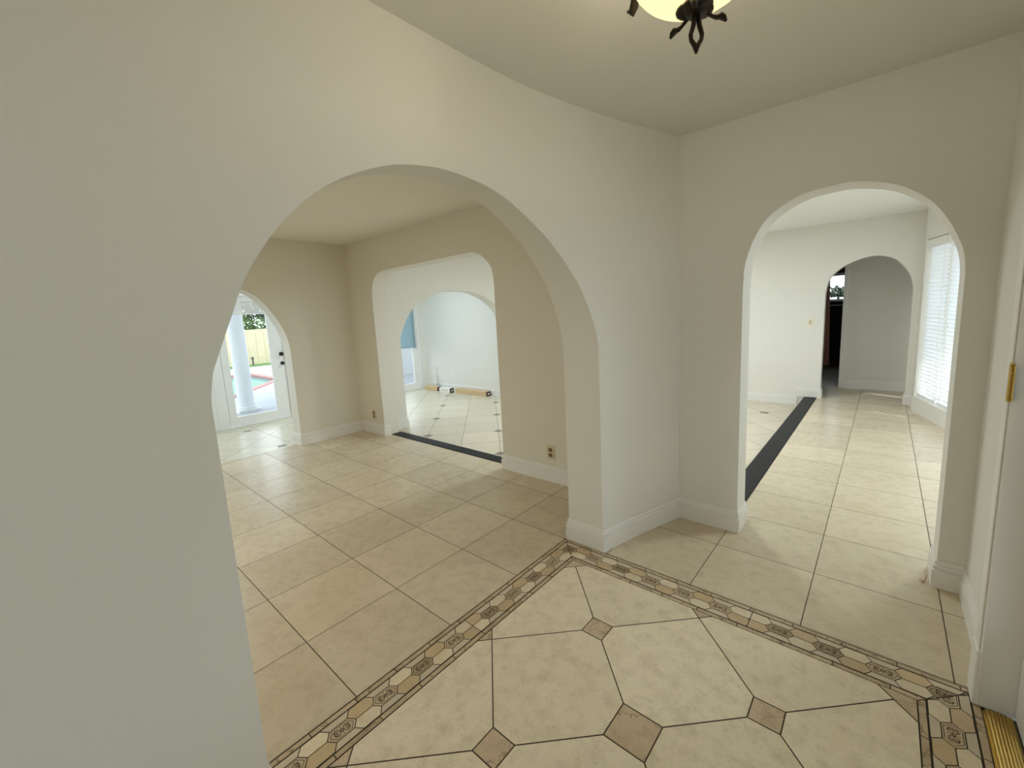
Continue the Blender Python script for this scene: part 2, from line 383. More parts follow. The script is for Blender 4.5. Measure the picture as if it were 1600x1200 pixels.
sweep('baseboard_right', [(.25, 2.82), (.25, 2.64), (.345, 2.64), (.345, 1.985)])
sweep('baseboard_dining', [(-5.0, 5.485), (-5.0, 7.1), (-.90, 7.1)], Z_LOW)
sweep('baseboard_far', [(-.90, 7.1), (-.632, 7.1), (-.632, 7.24)], 0, hscale=1.02)
sweep('baseboard_corridor', [(.244, 7.24), (.244, 7.1), (.312, 7.1), (.312, 6.745)], 0)
sweep('baseboard_window', [(.312, 6.745), BP(3.9)], 0, prof=[(0, 0), (.012, 0), (.012, .165), (0, .165)])
sweep('baseboard_hall', [(-.43, 8.05), (1.2, 8.05)])
sweep('baseboard_family', [(-7.5, 5.54), (-5.2, 5.54)], Z_LOW)
sweep('baseboard_foyer', [(-1.262, -1.65), (-1.262, .275), (-1.391, .275), (-1.391, -2.1)])
sweep('baseboard_exterior', [(-7.35, 2.78), (-7.35, 3.42), (-7.5, 3.42), (-7.5, 3.55)], Z_LOW)

# ------------------------------------------------------------------ floor
def clip(poly, a, b_, c):
    """keep the part of a convex polygon where a*x+b*y<=c"""
    out = []; n = len(poly)
    for i in range(n):
        p, q = poly[i], poly[(i + 1) % n]; dp = a * p[0] + b_ * p[1] - c; dq = a * q[0] + b_ * q[1] - c
        if dp <= 0: out.append(p)
        if (dp < 0 < dq) or (dq < 0 < dp):
            t = dp / (dp - dq); out.append((p[0] + (q[0] - p[0]) * t, p[1] + (q[1] - p[1]) * t))
    return out
def clip_rect(poly, x0, x1, y0, y1):
    for h in ((-1, 0, -x0), (1, 0, x1), (0, -1, -y0), (0, 1, y1)):
        poly = clip(poly, *h)
        if len(poly) < 3: return []
    return poly
def area(p): return .5 * sum(p[i][0] * p[(i + 1) % len(p)][1] - p[(i + 1) % len(p)][0] * p[i][1] for i in range(len(p)))
def inset(poly, g):
    if area(poly) < 0: poly = poly[::-1]
    out = poly; n = len(poly)
    for i in range(n):
        p, q = poly[i], poly[(i + 1) % n]; dx, dy = q[0] - p[0], q[1] - p[1]; l = math.hypot(dx, dy)
        if l < 1e-6: continue
        nx, ny = dy / l, -dx / l
        out = clip(out, nx, ny, nx * p[0] + ny * p[1] - g)
        if len(out) < 3: return []
    return out
def lay(mb, poly, regions, mi, z=0., g=.0019, tint=None):
    for R_ in regions:
        q = clip_rect(poly, *R_)
        if len(q) >= 3 and abs(area(q)) > 2e-5:
            q = inset(q, g)
            if len(q) >= 3: mb.face([(x, y, z) for x, y in q], mi, random.random() if tint is None else tint)

base = MB()
for r in ((-5.12, .60, -2.25, 2.845), (-.812, 1.75, 2.845, 7.24), (-1.7, 1.6, 7.14, 11.8)): base.box(*r, -.40, -.0015)
base.box(-7.7, -.812, -2.25, 7.24, -.45, Z_LOW - .0015)
floor = struct(base.build('floor', 'grout_soft'))
# straight square tiles of the left room, the corridor and the hall
mb = MB(); GX, GY = .457, .454
for j in range(-6, 8):
    for i in range(-7, 8):
        x, y = -3.674 + GX * j, .608 + GY * i
        lay(mb, [(x, y), (x + GX, y), (x + GX, y + GY), (x, y + GY)], [(-5.12, -1.413, -2.2, 2.843)], 0)
for j in range(-4, 8):
    for i in range(-2, 24):
        x, y = -.665 + .463 * j, 2.43 + .454 * i
        lay(mb, [(x, y), (x + .463, y), (x + .463, y + .454), (x, y + .454)], [(-1.411, .40, 1.970, 2.430), (-1.411, -.665, 2.430, 2.81), (-.665, 1.7, 2.430, 6.97), (-.665, 1.7, 6.97, 7.424), (-1.6, 1.5, 7.424, 11.7)], 0)
mb.build('square_tile', 'tile', floor, tint=True, weld=False)
# clipped-corner tiles laid on the diagonal inside the foyer border, with small square insets
mb = MB(); ins = MB(); D = .3255; OX, OY = -.880, 1.4415
fo = (-1.250, .157, -1.65, 1.812)
V_ = lambda m_, n_: (OX + D * (m_ + n_), OY + D * (n_ - m_))
big = {(1, 0)}
near = lambda x, y: min(abs(x - fo[0]), abs(x - fo[1]), abs(y - fo[3])) < .065
cA = (OX + 3 * D) + (OY + D); cB = (OY + D) - (OX - D)
for m_ in range(-3, 9):
    for n_ in range(-7, 5):
        hs = .071 if (m_, n_) in big else .0485
        x, y = V_(m_, n_)
        if not near(x, y): lay(ins, [(x - hs, y - hs), (x + hs, y - hs), (x + hs, y + hs), (x - hs, y + hs)], [fo], 0, g=.0022)
        c = [V_(m_, n_), V_(m_ + 1, n_), V_(m_ + 1, n_ + 1), V_(m_, n_ + 1)]; k = [(m_, n_), (m_ + 1, n_), (m_ + 1, n_ + 1), (m_, n_ + 1)]
        poly = c[:]
        cx, cy = sum(p[0] for p in c) / 4, sum(p[1] for p in c) / 4
        for p, kk in zip(c, k):
            if near(*p): continue
            h = .071 if kk in big else .0485
            if abs(p[0] - cx) > abs(p[1] - cy):
                s = 1 if p[0] > cx else -1; poly = clip(poly, s, 0, s * p[0] - h)
            else:
                s = 1 if p[1] > cy else -1; poly = clip(poly, 0, s, s * p[1] - h)
        q = clip_rect(clip(clip(poly, 1, 1, cA), -1, 1, cB), *fo) if len(poly) > 2 else []
        if len(q) > 2: lay(ins if abs(area(q)) < .004 else mb, q, [fo], 0, g=.0023)
for a_, b_, c_ in ((1, 1, cA), (-1, 1, cB)):          # triangles of inset stone in the border's inner corners
    q = clip([(fo[0], 1.5), (fo[1], 1.5), (fo[1], fo[3]), (fo[0], fo[3])], -a_, -b_, -c_)
    lay(ins, q, [fo], 0, g=.002)
mb.build('octagon_tile', 'tile_foyer', floor, tint=True, weld=False)
ins.build('inset_tile', 'inset', floor, tint=True, weld=False)
# sunken rooms: diagonal tiles with an inset at every second crossing
mb = MB(); ins = MB(); D = .6413 / 2; OX2, OY2 = -4.381, 3.174
regs = [(-7.6, -.815, 2.0, 7.2), (-7.6, -5.14, -2.2, 2.0)]
V2 = lambda m_, n_: (OX2 + D * (m_ + n_), OY2 + D * (n_ - m_))
for m_ in range(-22, 22):
    for n_ in range(-22, 24):
        c = [V2(m_, n_), V2(m_ + 1, n_), V2(m_ + 1, n_ + 1), V2(m_, n_ + 1)]; k = [(m_, n_), (m_ + 1, n_), (m_ + 1, n_ + 1), (m_, n_ + 1)]
        cx, cy = sum(p[0] for p in c) / 4, sum(p[1] for p in c) / 4
        if not (-8 < cx < 0 and -3 < cy < 8): continue
        poly = c[:]
        for p, kk in zip(c, k):
            if kk[0] % 2 or kk[1] % 2: continue
            if abs(p[0] - cx) > abs(p[1] - cy):
                s = 1 if p[0] > cx else -1; poly = clip(poly, s, 0, s * p[0] - .045)
            else:
                s = 1 if p[1] > cy else -1; poly = clip(poly, 0, s, s * p[1] - .045)
        lay(mb, poly, regs, 0, Z_LOW)
        if m_ % 2 == 0 and n_ % 2 == 0:
            x, y = V2(m_, n_); lay(ins, [(x - .045, y - .045), (x + .045, y - .045), (x + .045, y + .045), (x - .045, y + .045)], regs, 0, Z_LOW, g=.002)
mb.build('diagonal_tile', 'tile_pale', floor, tint=True, weld=False)
ins.build('inset_tile', 'inset_gray', floor, tint=True, weld=False)

# mosaic border round the foyer floor: trim_1
bs = MB()
for r in ((-1.412, -1.249, -1.65, 1.969), (-1.249, .156, 1.811, 1.969), (.156, .318, -1.65, 1.969)): bs.box(*r, -.02, -.0008)
border = struct(bs.build('trim_1', 'grout'))
lis, hexm, rel = MB(), MB(), MB()
PITCH = .1665; TIP, FLAT, HW = .0515, .0318, .0272
def ribbon(pts, w, xf, z=.0012, closed=False):
    n = len(pts)
    for i in range(n if closed else n - 1):
        p, q = pts[i], pts[(i + 1) % n]; dx, dy = q[0] - p[0], q[1] - p[1]; l = math.hypot(dx, dy)
        if l < 1e-7: continue
        ex, ey = dx / l * w * .35, dy / l * w * .35; nx, ny = -dy / l * w / 2, dx / l * w / 2
        quad = [(p[0] - ex + nx, p[1] - ey + ny), (p[0] - ex - nx, p[1] - ey - ny), (q[0] + ex - nx, q[1] + ey - ny), (q[0] + ex + nx, q[1] + ey + ny)]
        yield [xf(*a) for a in quad]
def flower_lines():
    L = []
    s = .80; L.append(([(-TIP * s, 0), (-FLAT * s * .95, HW * s), (FLAT * s * .95, HW * s), (TIP * s, 0), (FLAT * s * .95, -HW * s), (-FLAT * s * .95, -HW * s)], True, .0017))
    for sx in (-1, 1):                      # paired scrolls left and right of a four-petalled heart
        for sy in (-1, 1):
            L.append(([(sx * (.004 + .022 * t) , sy * (.001 + .0125 * math.sin(math.pi * t * .95))) for t in [k / 8 for k in range(9)]], False, .0019))
            L.append(([(sx * (.0205 + .0052 * math.cos(a)), sy * (.0072 + .0042 * math.sin(a))) for a in [k * math.pi / 4 for k in range(8)]], True, .0015))
    L.append(([(.0035 * math.cos(a), .0045 * math.sin(a)) for a in [k * math.pi / 4 for k in range(8)]], True, .0017))
    for sx in (-1, 1): L.append(([(sx * .004, 0), (sx * .030, 0)], False, .0014))
    for sy in (-1, 1): L.append(([(0, sy * .005), (0, sy * .016)], False, .0016))
    return L
FL = flower_lines()
def border_run(axis, centre, lo, hi, first, sheets, halfplanes):
    """axis 'x' or 'y' is the direction of the run; sheets: list of (range lo, hi, one flower position)"""
    xf = (lambda a, t: (a, centre + t)) if axis == 'x' else (lambda a, t: (centre + t, a))
    def put(mbx, poly, mi, z, g, tint=None):
        q = [xf(*p) for p in poly]
        for h in halfplanes:
            q = clip(q, *h)
            if len(q) < 3: return
        if abs(area(q)) < 1e-6: return
        q = inset(q, g)
        if len(q) >= 3: mbx.face([(x, y, z) for x, y in q], mi, random.random() if tint is None else tint)
    # listello strips either side
    for side in (-1, 1):
        k = lo - PITCH + (.02 if side > 0 else 0)
        while k < hi:
            put(lis, [(k, side * .0795), (k + PITCH, side * .0795), (k + PITCH, side * .0580), (k, side * .0580)], 0, .0004, .0015); k += PITCH
    for slo, shi, f0 in sheets:
        n0 = int(math.floor((slo - f0) / PITCH)) - 1; n1 = int(math.ceil((shi - f0) / PITCH)) + 1
        for n in range(n0, n1 + 1):
            c0 = f0 + n * PITCH
            def hx(cx, ct, mi):
                p = [(cx - TIP, ct), (cx - FLAT, ct - HW), (cx + FLAT, ct - HW), (cx + TIP, ct), (cx + FLAT, ct + HW), (cx - FLAT, ct + HW)]
                p = clip(clip(p, -1, 0, -slo), 1, 0, shi)
                p = clip(clip(p, 0, 1, .0555), 0, -1, .0555)
                if len(p) >= 3: put(hexm, p, mi, .0006, .0016)
            hx(c0, 0, 2 if random.random() < .55 else 4)
            a, b_ = (0, 1) if n % 2 else (1, 0)
            hx(c0 + PITCH / 2, HW, a); hx(c0 + PITCH / 2, -HW, b_)
            hx(c0, 2 * HW, 3); hx(c0, -2 * HW, 3)
            if slo < c0 - .03 and c0 + .03 < shi + .03:
                for pts, closed, w in FL:
                    for q in ribbon([(c0 + a_, t_) for a_, t_ in pts], w * 1.25, xf, closed=closed):
                        for h in halfplanes:
                            q = clip(q, *h)
                            if len(q) < 3: break
                        if len(q) >= 3 and all(slo <= (p[0] if axis == 'x' else p[1]) <= shi for p in q): rel.face([(x, y, .0011) for x, y in q], 0)
r2 = math.sqrt(.5)
# mitre lines: left corner through (-1.411,1.969) direction (1,-1); right corner through (.318,1.969) direction (-1,-1)
cl = -1.411 + 1.969; cr = .318 - 1.969
border_run('y', -1.3305, .4335 - 13 * .1665, 1.97, 0, [(-1.65, 1.1205, 1.011), (1.1205, 1.975, 1.2285)], [(r2, r2, r2 * cl), (0, -1, 1.64)])
border_run('x', 1.8905, -1.4115, .32, 0, [(-1.42, -.3775, -.9985), (-.3775, .33, -.2655)], [(-r2, -r2, -r2 * cl), (r2, -r2, r2 * cr)])
border_run('y', .237, 1.822 - 21 * .1665, 1.97, 0, [(-1.65, 1.975, 1.7175)], [(-r2, r2, -r2 * cr), (0, -1, 1.64)])
lis.build('listello_strip', 'listello', border, tint=True, weld=False)
hexm.build('hexagon_mosaic', ['hex_cream', 'hex_tan', 'hex_flower', 'hex_slab', 'hex_flower_dark'], border, tint=True, weld=False)
rel.build('flower_relief', 'relief_dark', border, weld=False)

# black stone step edges
def step(name, x0, x1, y0, y1, label):
    mb = MB(); mb.box(x0, x1, y0, y1, -.025, .006)
    o = mb.build(name, 'black_stone', bevel=.003, origin=((x0 + x1) / 2, (y0 + y1) / 2, 0)); return tag(o, label, 'threshold')
step('stone_threshold', -4.473, -2.556, 2.717, 2.846, 'black stone threshold strip across the rounded rectangular opening')
step('stone_threshold', -.812, -.668, 2.83, 7.098, 'long black stone strip edging the corridor floor beyond the right arch')

mb = MB()
for pts in ([(.222, 2.668, .03), (.221, 2.664, .018), (.218, 2.657, .004), (.210, 2.650, .003)], [(.214, 2.655, .003), (.203, 2.651, .009), (.197, 2.643, .003)], [(.216, 2.646, .003), (.207, 2.634, .008), (.203, 2.628, .003)]):
    mb.tube(pts, [.0018, .0022, .002, .001][:len(pts)], 6)
o = mb.build('caulk_scrap', 'curtain', smooth=60); tag(o, 'tiny loose brown strip of caulk beside the right arch baseboard', 'scrap')

# ------------------------------------------------------------------ front door (right edge of the picture)
t = door = thing('entry_door', (.345, 1.43, 0), 'white entry door with casing, plinth block and brass hinge at right edge', 'door')
mb = MB()
for y0, y1 in ((1.90, 1.985), (.875, .96)): mb.box(.302, .345, y0, y1, .20, 2.02)
mb.box(.302, .345, .875, 1.985, 2.02, 2.105)
for y0, y1 in ((1.912, 1.973), (.887, .948)): mb.box(.297, .302, y0, y1, .20, 2.02)
mb.build('casing', 'trim_white', t, bevel=.003, weld=False)
for y0, y1 in ((1.898, 1.989), (.871, .962)):
    mb = MB(); mb.box(.292, .345, y0, y1, 0.001, .20); mb.build('plinth_block', 'trim_white', t, bevel=.006)
mb = MB()
for y0, y1 in ((1.892, 1.90), (.96, .968)): mb.box(.304, .52, y0, y1, .012, 2.012)
mb.box(.304, .52, .96, 1.90, 2.012, 2.02)
mb.build('jamb', 'trim_white', t, weld=False)
mb = MB(); mb.box(.2985, .3015, 1.878, 1.905, 1.045, 1.155); mb.build('hinge_leaf', 'brass', t)
mb = MB()
for k in range(5): mb.lathe([(.0055, 1.046 + k * .0218), (.0055, 1.066 + k * .0218)], .2955, 1.893, 12)
mb.ball((.2955, 1.893, 1.158), .0055, 10, 6); hp = mb.build('hinge_pin', 'brass', t, smooth=40)
mb = MB(); mb.box(.317, .386, .972, 1.888, .0005, .004, 0)
for k in range(7): mb.tube([(.330 + .008 * k, .972, .0105 - .0006 * abs(k - 3)), (.330 + .008 * k, 1.888, .0105 - .0006 * abs(k - 3))], .0042, 8)
mb.box(.323, .383, .972, 1.888, .002, .0108)
o = mb.build('door_saddle', 'brass', smooth=40, origin=(.351, 1.43, 0)); tag(o, 'ribbed brass door saddle on the floor at lower right corner', 'threshold')
# door leaf with a tall glass lite
t = door
mb = MB(); x0, x1 = .388, .430
mb.box(x0, x1, 1.76, 1.888, .018, 2.008); mb.box(x0, x1, .972, 1.10, .018, 2.008); mb.box(x0, x1, 1.10, 1.76, .018, .30); mb.box(x0, x1, 1.10, 1.76, 1.88, 2.008)
mb.build('leaf', 'door_white', t, bevel=.002, weld=False)
mb = MB(); mb.box(.405, .411, 1.10, 1.76, .30, 1.88); mb.build('glass_lite', 'glass', t)
mb = MB(); mb.lathe([(.026, 0), (.026, .004), (.010, .010), (.010, .035), (.026, .048), (.022, .062), (0.001, .066)], 0, 0, 20, cap=False)
for i, (a, b_, c) in enumerate(mb.v): mb.v[i] = (x0 - c, 1.03 + a, .93 + b_)
mb.build('door_knob', 'brass', t, smooth=40)
# sidelight window behind the photographer
def window_fill(name, P, s0, s1, z0, z1, depth, mull=(), rail=(), fw=.05, m='door_white', label=None):
    """frame with one pane; P(s, off) maps to plan"""
    mb = MB()
    def bar(a, b_, c, d, off0, off1, mbx):
        q = [P(a, off0), P(b_, off0), P(b_, off1), P(a, off1)]; mbx.prism([tuple(p) for p in q], c, d)
    bar(s0, s0 + fw, z0, z1, depth, depth + .05, mb); bar(s1 - fw, s1, z0, z1, depth, depth + .05, mb)
    cuts = [s0 + fw] + [v for m_ in mull for v in (m_ - .025, m_ + .025)] + [s1 - fw]
    for a, b_ in zip(cuts[::2], cuts[1::2]): bar(a, b_, z0, z0 + fw, depth, depth + .05, mb); bar(a, b_, z1 - fw, z1, depth, depth + .05, mb)
    for s in mull: bar(s - .025, s + .025, z0, z1, depth, depth + .05, mb)
    for z in rail: bar(s0, s1, z - .025, z + .025, depth, depth + .05, mb)
    f = mb.build(name, m, weld=False); struct(f)
    g = MB(); bar(s0 + fw, s1 - fw, z0 + fw, z1 - fw, depth + .022, depth + .028, g); g.build('pane', 'glass', f); return f
window_fill('window_1', lambda s, o: (.345 + o, s), -1.30, -.35, .35, 2.02, .08)
window_fill('window_2', lambda s, o: (-7.35 - o, s), -1.6, .9, -.12, 1.90, .10, mull=(-.35,))
window_fill('window_3', lambda s, o: BP(s, o), .03, 3.0, .175, 1.975, .12, mull=(.525, 1.5, 2.25))
window_fill('window_4', lambda s, o: (s, 11.60 + o), -1.25, .35, 1.30, 1.90, .08, mull=(-.45,), rail=())
# window sill under the blinds
mb = MB(); mb.prism([BP(.0, -.018), BP(3.03, -.018), BP(3.03, .12), BP(.0, .12)], .165, .187); struct(mb.build('trim_2', 'trim_white'))

# ------------------------------------------------------------------ glazed terrace door (left)
X = -7.35
t = thing('glazed_door', (X, 2.1, Z_LOW), 'white glazed terrace door with round dark lock and knob', 'door')
mb = MB()
gy0, gy1, gz0, gz1 = 1.895, 2.465, .035, 1.86
mb.box(X - .05, X - .005, 1.80, gy0, Z_LOW + .03, 1.86); mb.box(X - .05, X - .005, gy1, 2.645, Z_LOW + .03, 1.86)
mb.box(X - .05, X - .005, gy0, gy1, Z_LOW + .03, gz0); mb.box(X - .05, X - .005, gy0, gy1, 1.80, 1.86)
mb.build('leaf', 'door_white', t, bevel=.003, weld=False)
mb = MB(); mb.box(X - .032, X - .026, gy0, gy1, gz0, 1.80); mb.build('glass_pane', 'glass', t)
for z, nm in ((.924, 'deadbolt'), (.776, 'door_knob')):
    mb = MB(); rr = .026 if nm == 'deadbolt' else .022
    mb.lathe([(rr + .006, 0), (rr + .006, .006), (rr * .6, .012), (rr * .6, .03), (rr, .036), (rr * .9, .05), (.001, .055)], 0, 0, 20, cap=False)
    for i, (a, b_, c) in enumerate(mb.v): mb.v[i] = (X - .006 + c, 2.625 - .006 + a, z + b_)
    mb.build(nm, 'bronze', t, smooth=40)
mb = MB()
mb.box(X - .10, X + .016, 1.53, 1.62, Z_LOW, 1.87); mb.box(X - .10, X + .006, 1.62, 1.79, Z_LOW, 1.87); mb.box(X + .006, X + .012, 1.655, 1.675, Z_LOW, 1.87)
mb.box(X - .10, X + .016, 2.66, 2.75, Z_LOW, 1.87); mb.box(X - .10, X - .005, 2.645, 2.66, Z_LOW, 1.87)
mb.box(X - .10, X + .016, 1.53, 2.75, 1.87, 1.96); mb.box(X - .10, X + .02, 1.79, 2.66, Z_LOW, Z_LOW + .022)
struct(mb.build('door_frame', 'door_white', bevel=.003, weld=False))
# raised blind at the top of the glazed door
t = thing('raised_blind', (X, 2.18, 1.56), 'white blind gathered up at the top of the glazed terrace door', 'blind')
mb = MB(); mb.box(X - .002, X + .045, 1.86, 2.50, 1.755, 1.81); mb.build('head_rail', 'plate_white', t, bevel=.003)
mb = MB()
for k in range(9): mb.box(X, X + .045, 1.865, 2.495, 1.592 + .0178 * k, 1.592 + .0178 * k + .0135)
mb.build('slat', 'plate_white', t)
mb = MB(); mb.box(X, X + .045, 1.865, 2.495, 1.565, 1.588); mb.build('bottom_rail', 'plate_white', t, bevel=.003)

# sliding glass door of the family room
X = -7.50
t = thing('sliding_glass_door', (X, 4.5, Z_LOW), 'white framed sliding glass door beyond the dining room arch', 'door')
mb = MB(); x0, x1 = X - .10, X - .04
mb.box(x0, x1, 5.26, 5.36, Z_LOW + .03, 1.89); mb.box(x0, x1, 4.45, 4.53, Z_LOW + .03, 1.89); mb.box(x0, x1, 3.66, 3.74, Z_LOW + .03, 1.89)

for ya, yb in ((3.74, 4.45), (4.53, 5.26)): mb.box(x0, x1, ya, yb, Z_LOW + .03, .02); mb.box(x0, x1, ya, yb, 1.81, 1.89)
mb.build('panel_frame', 'door_white', t, bevel=.003, weld=False)
mb = MB(); mb.box(X - .073, X - .067, 3.74, 4.45, .02, 1.81); mb.box(X - .073, X - .067, 4.53, 5.26, .02, 1.81); mb.build('glass_pane', 'glass', t)
mb = MB()
mb.box(X - .12, X + .012, 5.36, 5.40, Z_LOW, 1.93); mb.box(X - .12, X + .012, 3.62, 3.66, Z_LOW, 1.93); mb.box(X - .12, X + .012, 3.66, 5.36, 1.89, 1.93); mb.box(X - .12, X + .012, 3.66, 5.36, Z_LOW, Z_LOW + .03)
mb.build('track_frame', 'door_white', t, bevel=.003, weld=False)
mb = MB(); mb.box(X - .026, X - .023, 3.70, 5.33, .79, 1.80); mb.box(X - .030, X - .018, 3.70, 5.33, .775, .795); mb.tube([(X - .02, 3.70, 1.82), (X - .02, 5.33, 1.82)], .016, 10)
o = mb.build('roller_shade', 'shade_fabric', origin=(X - .06, 4.5, 1.3)); tag(o, 'pale blue roller shade over the upper half of the sliding glass door', 'shade')

# ------------------------------------------------------------------ window blinds in the corridor
def blind(s0, s1, label):
    z0, z1 = .20, 1.965; t = thing('window_blind', (*BP((s0 + s1) / 2, .03), z0), label, 'blind')
    mb = MB(); n = 39; th = math.radians(62)
    zt = 1.875
    for k in range(n):
        zc = z0 + .035 + (zt - z0 - .05) * k / (n - 1); pr = []
        for u in (-1, -.5, 0, .5, 1):
            w = .0245 * u; cr_ = .0035 * (1 - u * u)
            pr.append((.035 - w * math.cos(th) - cr_ * math.sin(th), zc + w * math.sin(th) - cr_ * math.cos(th)))
        for (o0, za), (o1, zb_) in zip(pr, pr[1:]):
            mb.face([(*BP(s0, o0), za), (*BP(s1, o0), za), (*BP(s1, o1), zb_), (*BP(s0, o1), zb_)])
    mb.build('slat', 'slat_white', t, smooth=60)
    mb = MB(); mb.prism([BP(s0 - .01, -.006), BP(s1 + .01, -.006), BP(s1 + .01, .05), BP(s0 - .01, .05)], 1.88, z1); mb.build('valance', 'plate_white', t, bevel=.004)
    mb = MB(); mb.prism([BP(s0, .012), BP(s1, .012), BP(s1, .058), BP(s0, .058)], z0, z0 + .022); mb.build('bottom_rail', 'plate_white', t, bevel=.003)
    mb = MB()
    for s in (s0 + .07, s1 - .07): mb.tube([(*BP(s, .010), z0 + .02), (*BP(s, .010), 1.88)], .0022, 6)
    mb.build('ladder_cord', 'plate_white', t)
    return t
b1 = blind(.045, .507, 'narrow white slatted blind nearest the small far arch, left of the gap')
b2 = blind(.540, 2.94, 'white slatted blind right of the gap, partly hidden by the arch')
mb = MB(); mb.tube([(*BP(.62, .0), 1.86), (*BP(.625, -.004), 1.1)], .0045, 8); w = mb.build('tilt_wand', 'plate_white', b2)

# ------------------------------------------------------------------ outlets and switch
def outlet(face, u, z, label, plate, sock, kind='outlet'):
    """face(u, off) -> plan point, off out of the wall"""
    t = thing('wall_outlet' if kind == 'outlet' else 'light_switch', (*face(u, 0), z), label, 'outlet' if kind == 'outlet' else 'light switch')
    def slabp(name, a0, a1, z0, z1, o0, o1, m, bev=.0015, par=t):
        mb = MB(); mb.prism([face(a0, o0), face(a1, o0), face(a1, o1), face(a0, o1)], z0, z1); return mb.build(name, m, par, bevel=bev)
    slabp('cover_plate', u - .036, u + .036, z - .058, z + .058, 0, .006, plate)
    if kind == 'outlet':
        for dz in (.022, -.022):
            s = slabp('socket', u - .017, u + .017, z + dz - .015, z + dz + .015, .005, .009, sock)
            mb = MB()
            for a0, a1, z0, z1 in ((-.008, -.005, 0, .008), (.005, .008, 0, .008), (-.002, .002, -.009, -.005)):
                mb.prism([face(u + a0, .0085), face(u + a1, .0085), face(u + a1, .0095), face(u + a0, .0095)], z + dz + z0, z + dz + z1)
            o = mb.build('slot', 'slot_dark', t)
        mb = MB(); mb.prism([face(u - .003, .006), face(u + .003, .006), face(u + .003, .0075), face(u - .003, .0075)], z - .003, z + .003); mb.build('screw', 'brass', t)
    else:
        slabp('rocker', u - .016, u + .016, z - .032, z + .032, .005, .010, sock)
    return t
ff = lambda u, o: (u, 2.64 - o)
outlet(ff, -2.005, .248, 'ivory outlet with brown sockets on the wall right of the rounded opening', 'ivory', 'outlet_brown')
outlet(ff, -4.70, .238, 'small ivory outlet low on the wall left of the rounded opening', 'ivory', 'outlet_brown')
outlet(lambda u, o: (u, 5.54 - o), -6.65, .20, 'white outlet on the white wall above the cardboard boxes', 'plate_white', 'almond')
fw = lambda u, o: (u, 7.10 - o)
outlet(fw, -1.588, .275, 'almond outlet at left edge of the white wall beyond the right arch', 'ivory', 'almond')
outlet(fw, -.784, 1.06, 'almond light switch on the white wall left of the small far arch', 'almond', 'ivory', 'switch')

# ------------------------------------------------------------------ boxes and bottle in the family room
def carton(x0, x1, y0, y1, h, m, label, stripe=False):
    t = thing('long_carton', ((x0 + x1) / 2, (y0 + y1) / 2, Z_LOW), label, 'box'); z = Z_LOW + .0005
    mb = MB(); mb.box(x0, x1 - .012, y0, y1, z, z + h); mb.build('sleeve', m, t, bevel=.003)
    mb = MB(); mb.box(x1 - .012, x1, y0 + .001, y1 - .001, z + .001, z + h - .001); mb.build('end_cap', 'carton_dark', t, bevel=.002)
    mb = MB(); mb.box(x1 - .001, x1 + .0012, y0 + (y1 - y0) * .3, y0 + (y1 - y0) * .75, z + h * .35, z + h * .6); mb.build('end_sticker', 'plate_white', t)
    if stripe:
        mb = MB(); mb.box(x0 + .05, x1 - .07, y0 - .0012, y0 + .001, z + h * .42, z + h * .56); mb.build('printed_band', 'cardboard', t)
    return t
carton(-6.40, -5.53, 5.385, 5.495, .088, 'cardboard', 'long tan cardboard box with dark end against the far white wall')
carton(-6.80, -6.47, 5.30, 5.40, .092, 'carton_white', 'short white box with dark end between the two tan boxes', True)
carton(-7.32, -6.90, 5.33, 5.43, .085, 'cardboard', 'short tan cardboard box lying beside the sliding glass door')
mb = MB(); mb.lathe([(r * .62, z) for r, z in [(.045, 0), (.062, .01), (.068, .05), (.060, .10), (.030, .16), (.022, .19), (.036, .23), (.040, .26), (.024, .30), (.014, .33), (.013, .42), (.022, .435), (.024, .46), (.012, .475), (.001, .478)]], 0, 0, 28)
t_ = mb.build('glass_bottle', 'bottle_glass', smooth=50); t_.location = (-7.06, 5.478, Z_LOW + .0005); tag(t_, 'clear glass bottle with slim neck standing behind the boxes', 'bottle')

# ------------------------------------------------------------------ ceiling light of the foyer
LX, LY = -.350, 1.05
t = thing('pendant_light', (LX, LY, CEIL - .01), 'dark bronze ceiling light with glowing amber glass bowl', 'ceiling light')
mb = MB(); mb.lathe([(.001, 2.325), (.05, 2.326), (.062, 2.34), (.066, 2.356)], LX, LY, 32); mb.build('canopy', 'bronze', t, smooth=40)
mb = MB(); mb.tube([(LX, LY, 2.33), (LX, LY, 2.03)], .008, 12); mb.build('stem', 'bronze', t, smooth=40)
mb = MB(); R0 = .144
prof = [(R0 * math.sin(a), 2.131 - .105 * math.cos(a)) for a in [k * math.pi / 2 / 14 for k in range(15)]]
prof = prof + [(r - .006, z) for r, z in reversed(prof) if r > .007]
mb.lathe([(max(r, .0005), z) for r, z in prof], LX, LY, 48, cap=False); mb.build('glass_bowl', 'lamp_glass', t, smooth=50)
for k in range(3):                       # arms that hold the bowl's rim, ending in a curled leaf
    a = math.radians(176 + 120 * k); c, s = math.cos(a), math.sin(a); mb = MB()
    pts = [(.01, 2.31), (.06, 2.30), (.12, 2.25), (.138, 2.17), (.145, 2.130), (.150, 2.098), (.158, 2.086), (.168, 2.094)]
    mb.tube([(LX + c * r, LY + s * r, z) for r, z in pts], [.006, .006, .007, .008, .010, .013, .011, .004], 10, flat=.7); mb.build('arm', 'bronze', t, smooth=50)
mb = MB(); mb.lathe([(.001, 2.006), (.020, 2.007), (.030, 2.013), (.034, 2.022), (.030, 2.030), (.018, 2.036), (.001, 2.038)], LX, LY, 28)
for k in range(3):                      # lobed cap under the bowl
    a = math.radians(70 + 120 * k); mb.ball((LX + .022 * math.cos(a), LY + .022 * math.sin(a), 2.022), .022, 14, 8, sc=(1, 1, .62))
mb.build('finial_cap', 'bronze', t, smooth=50)
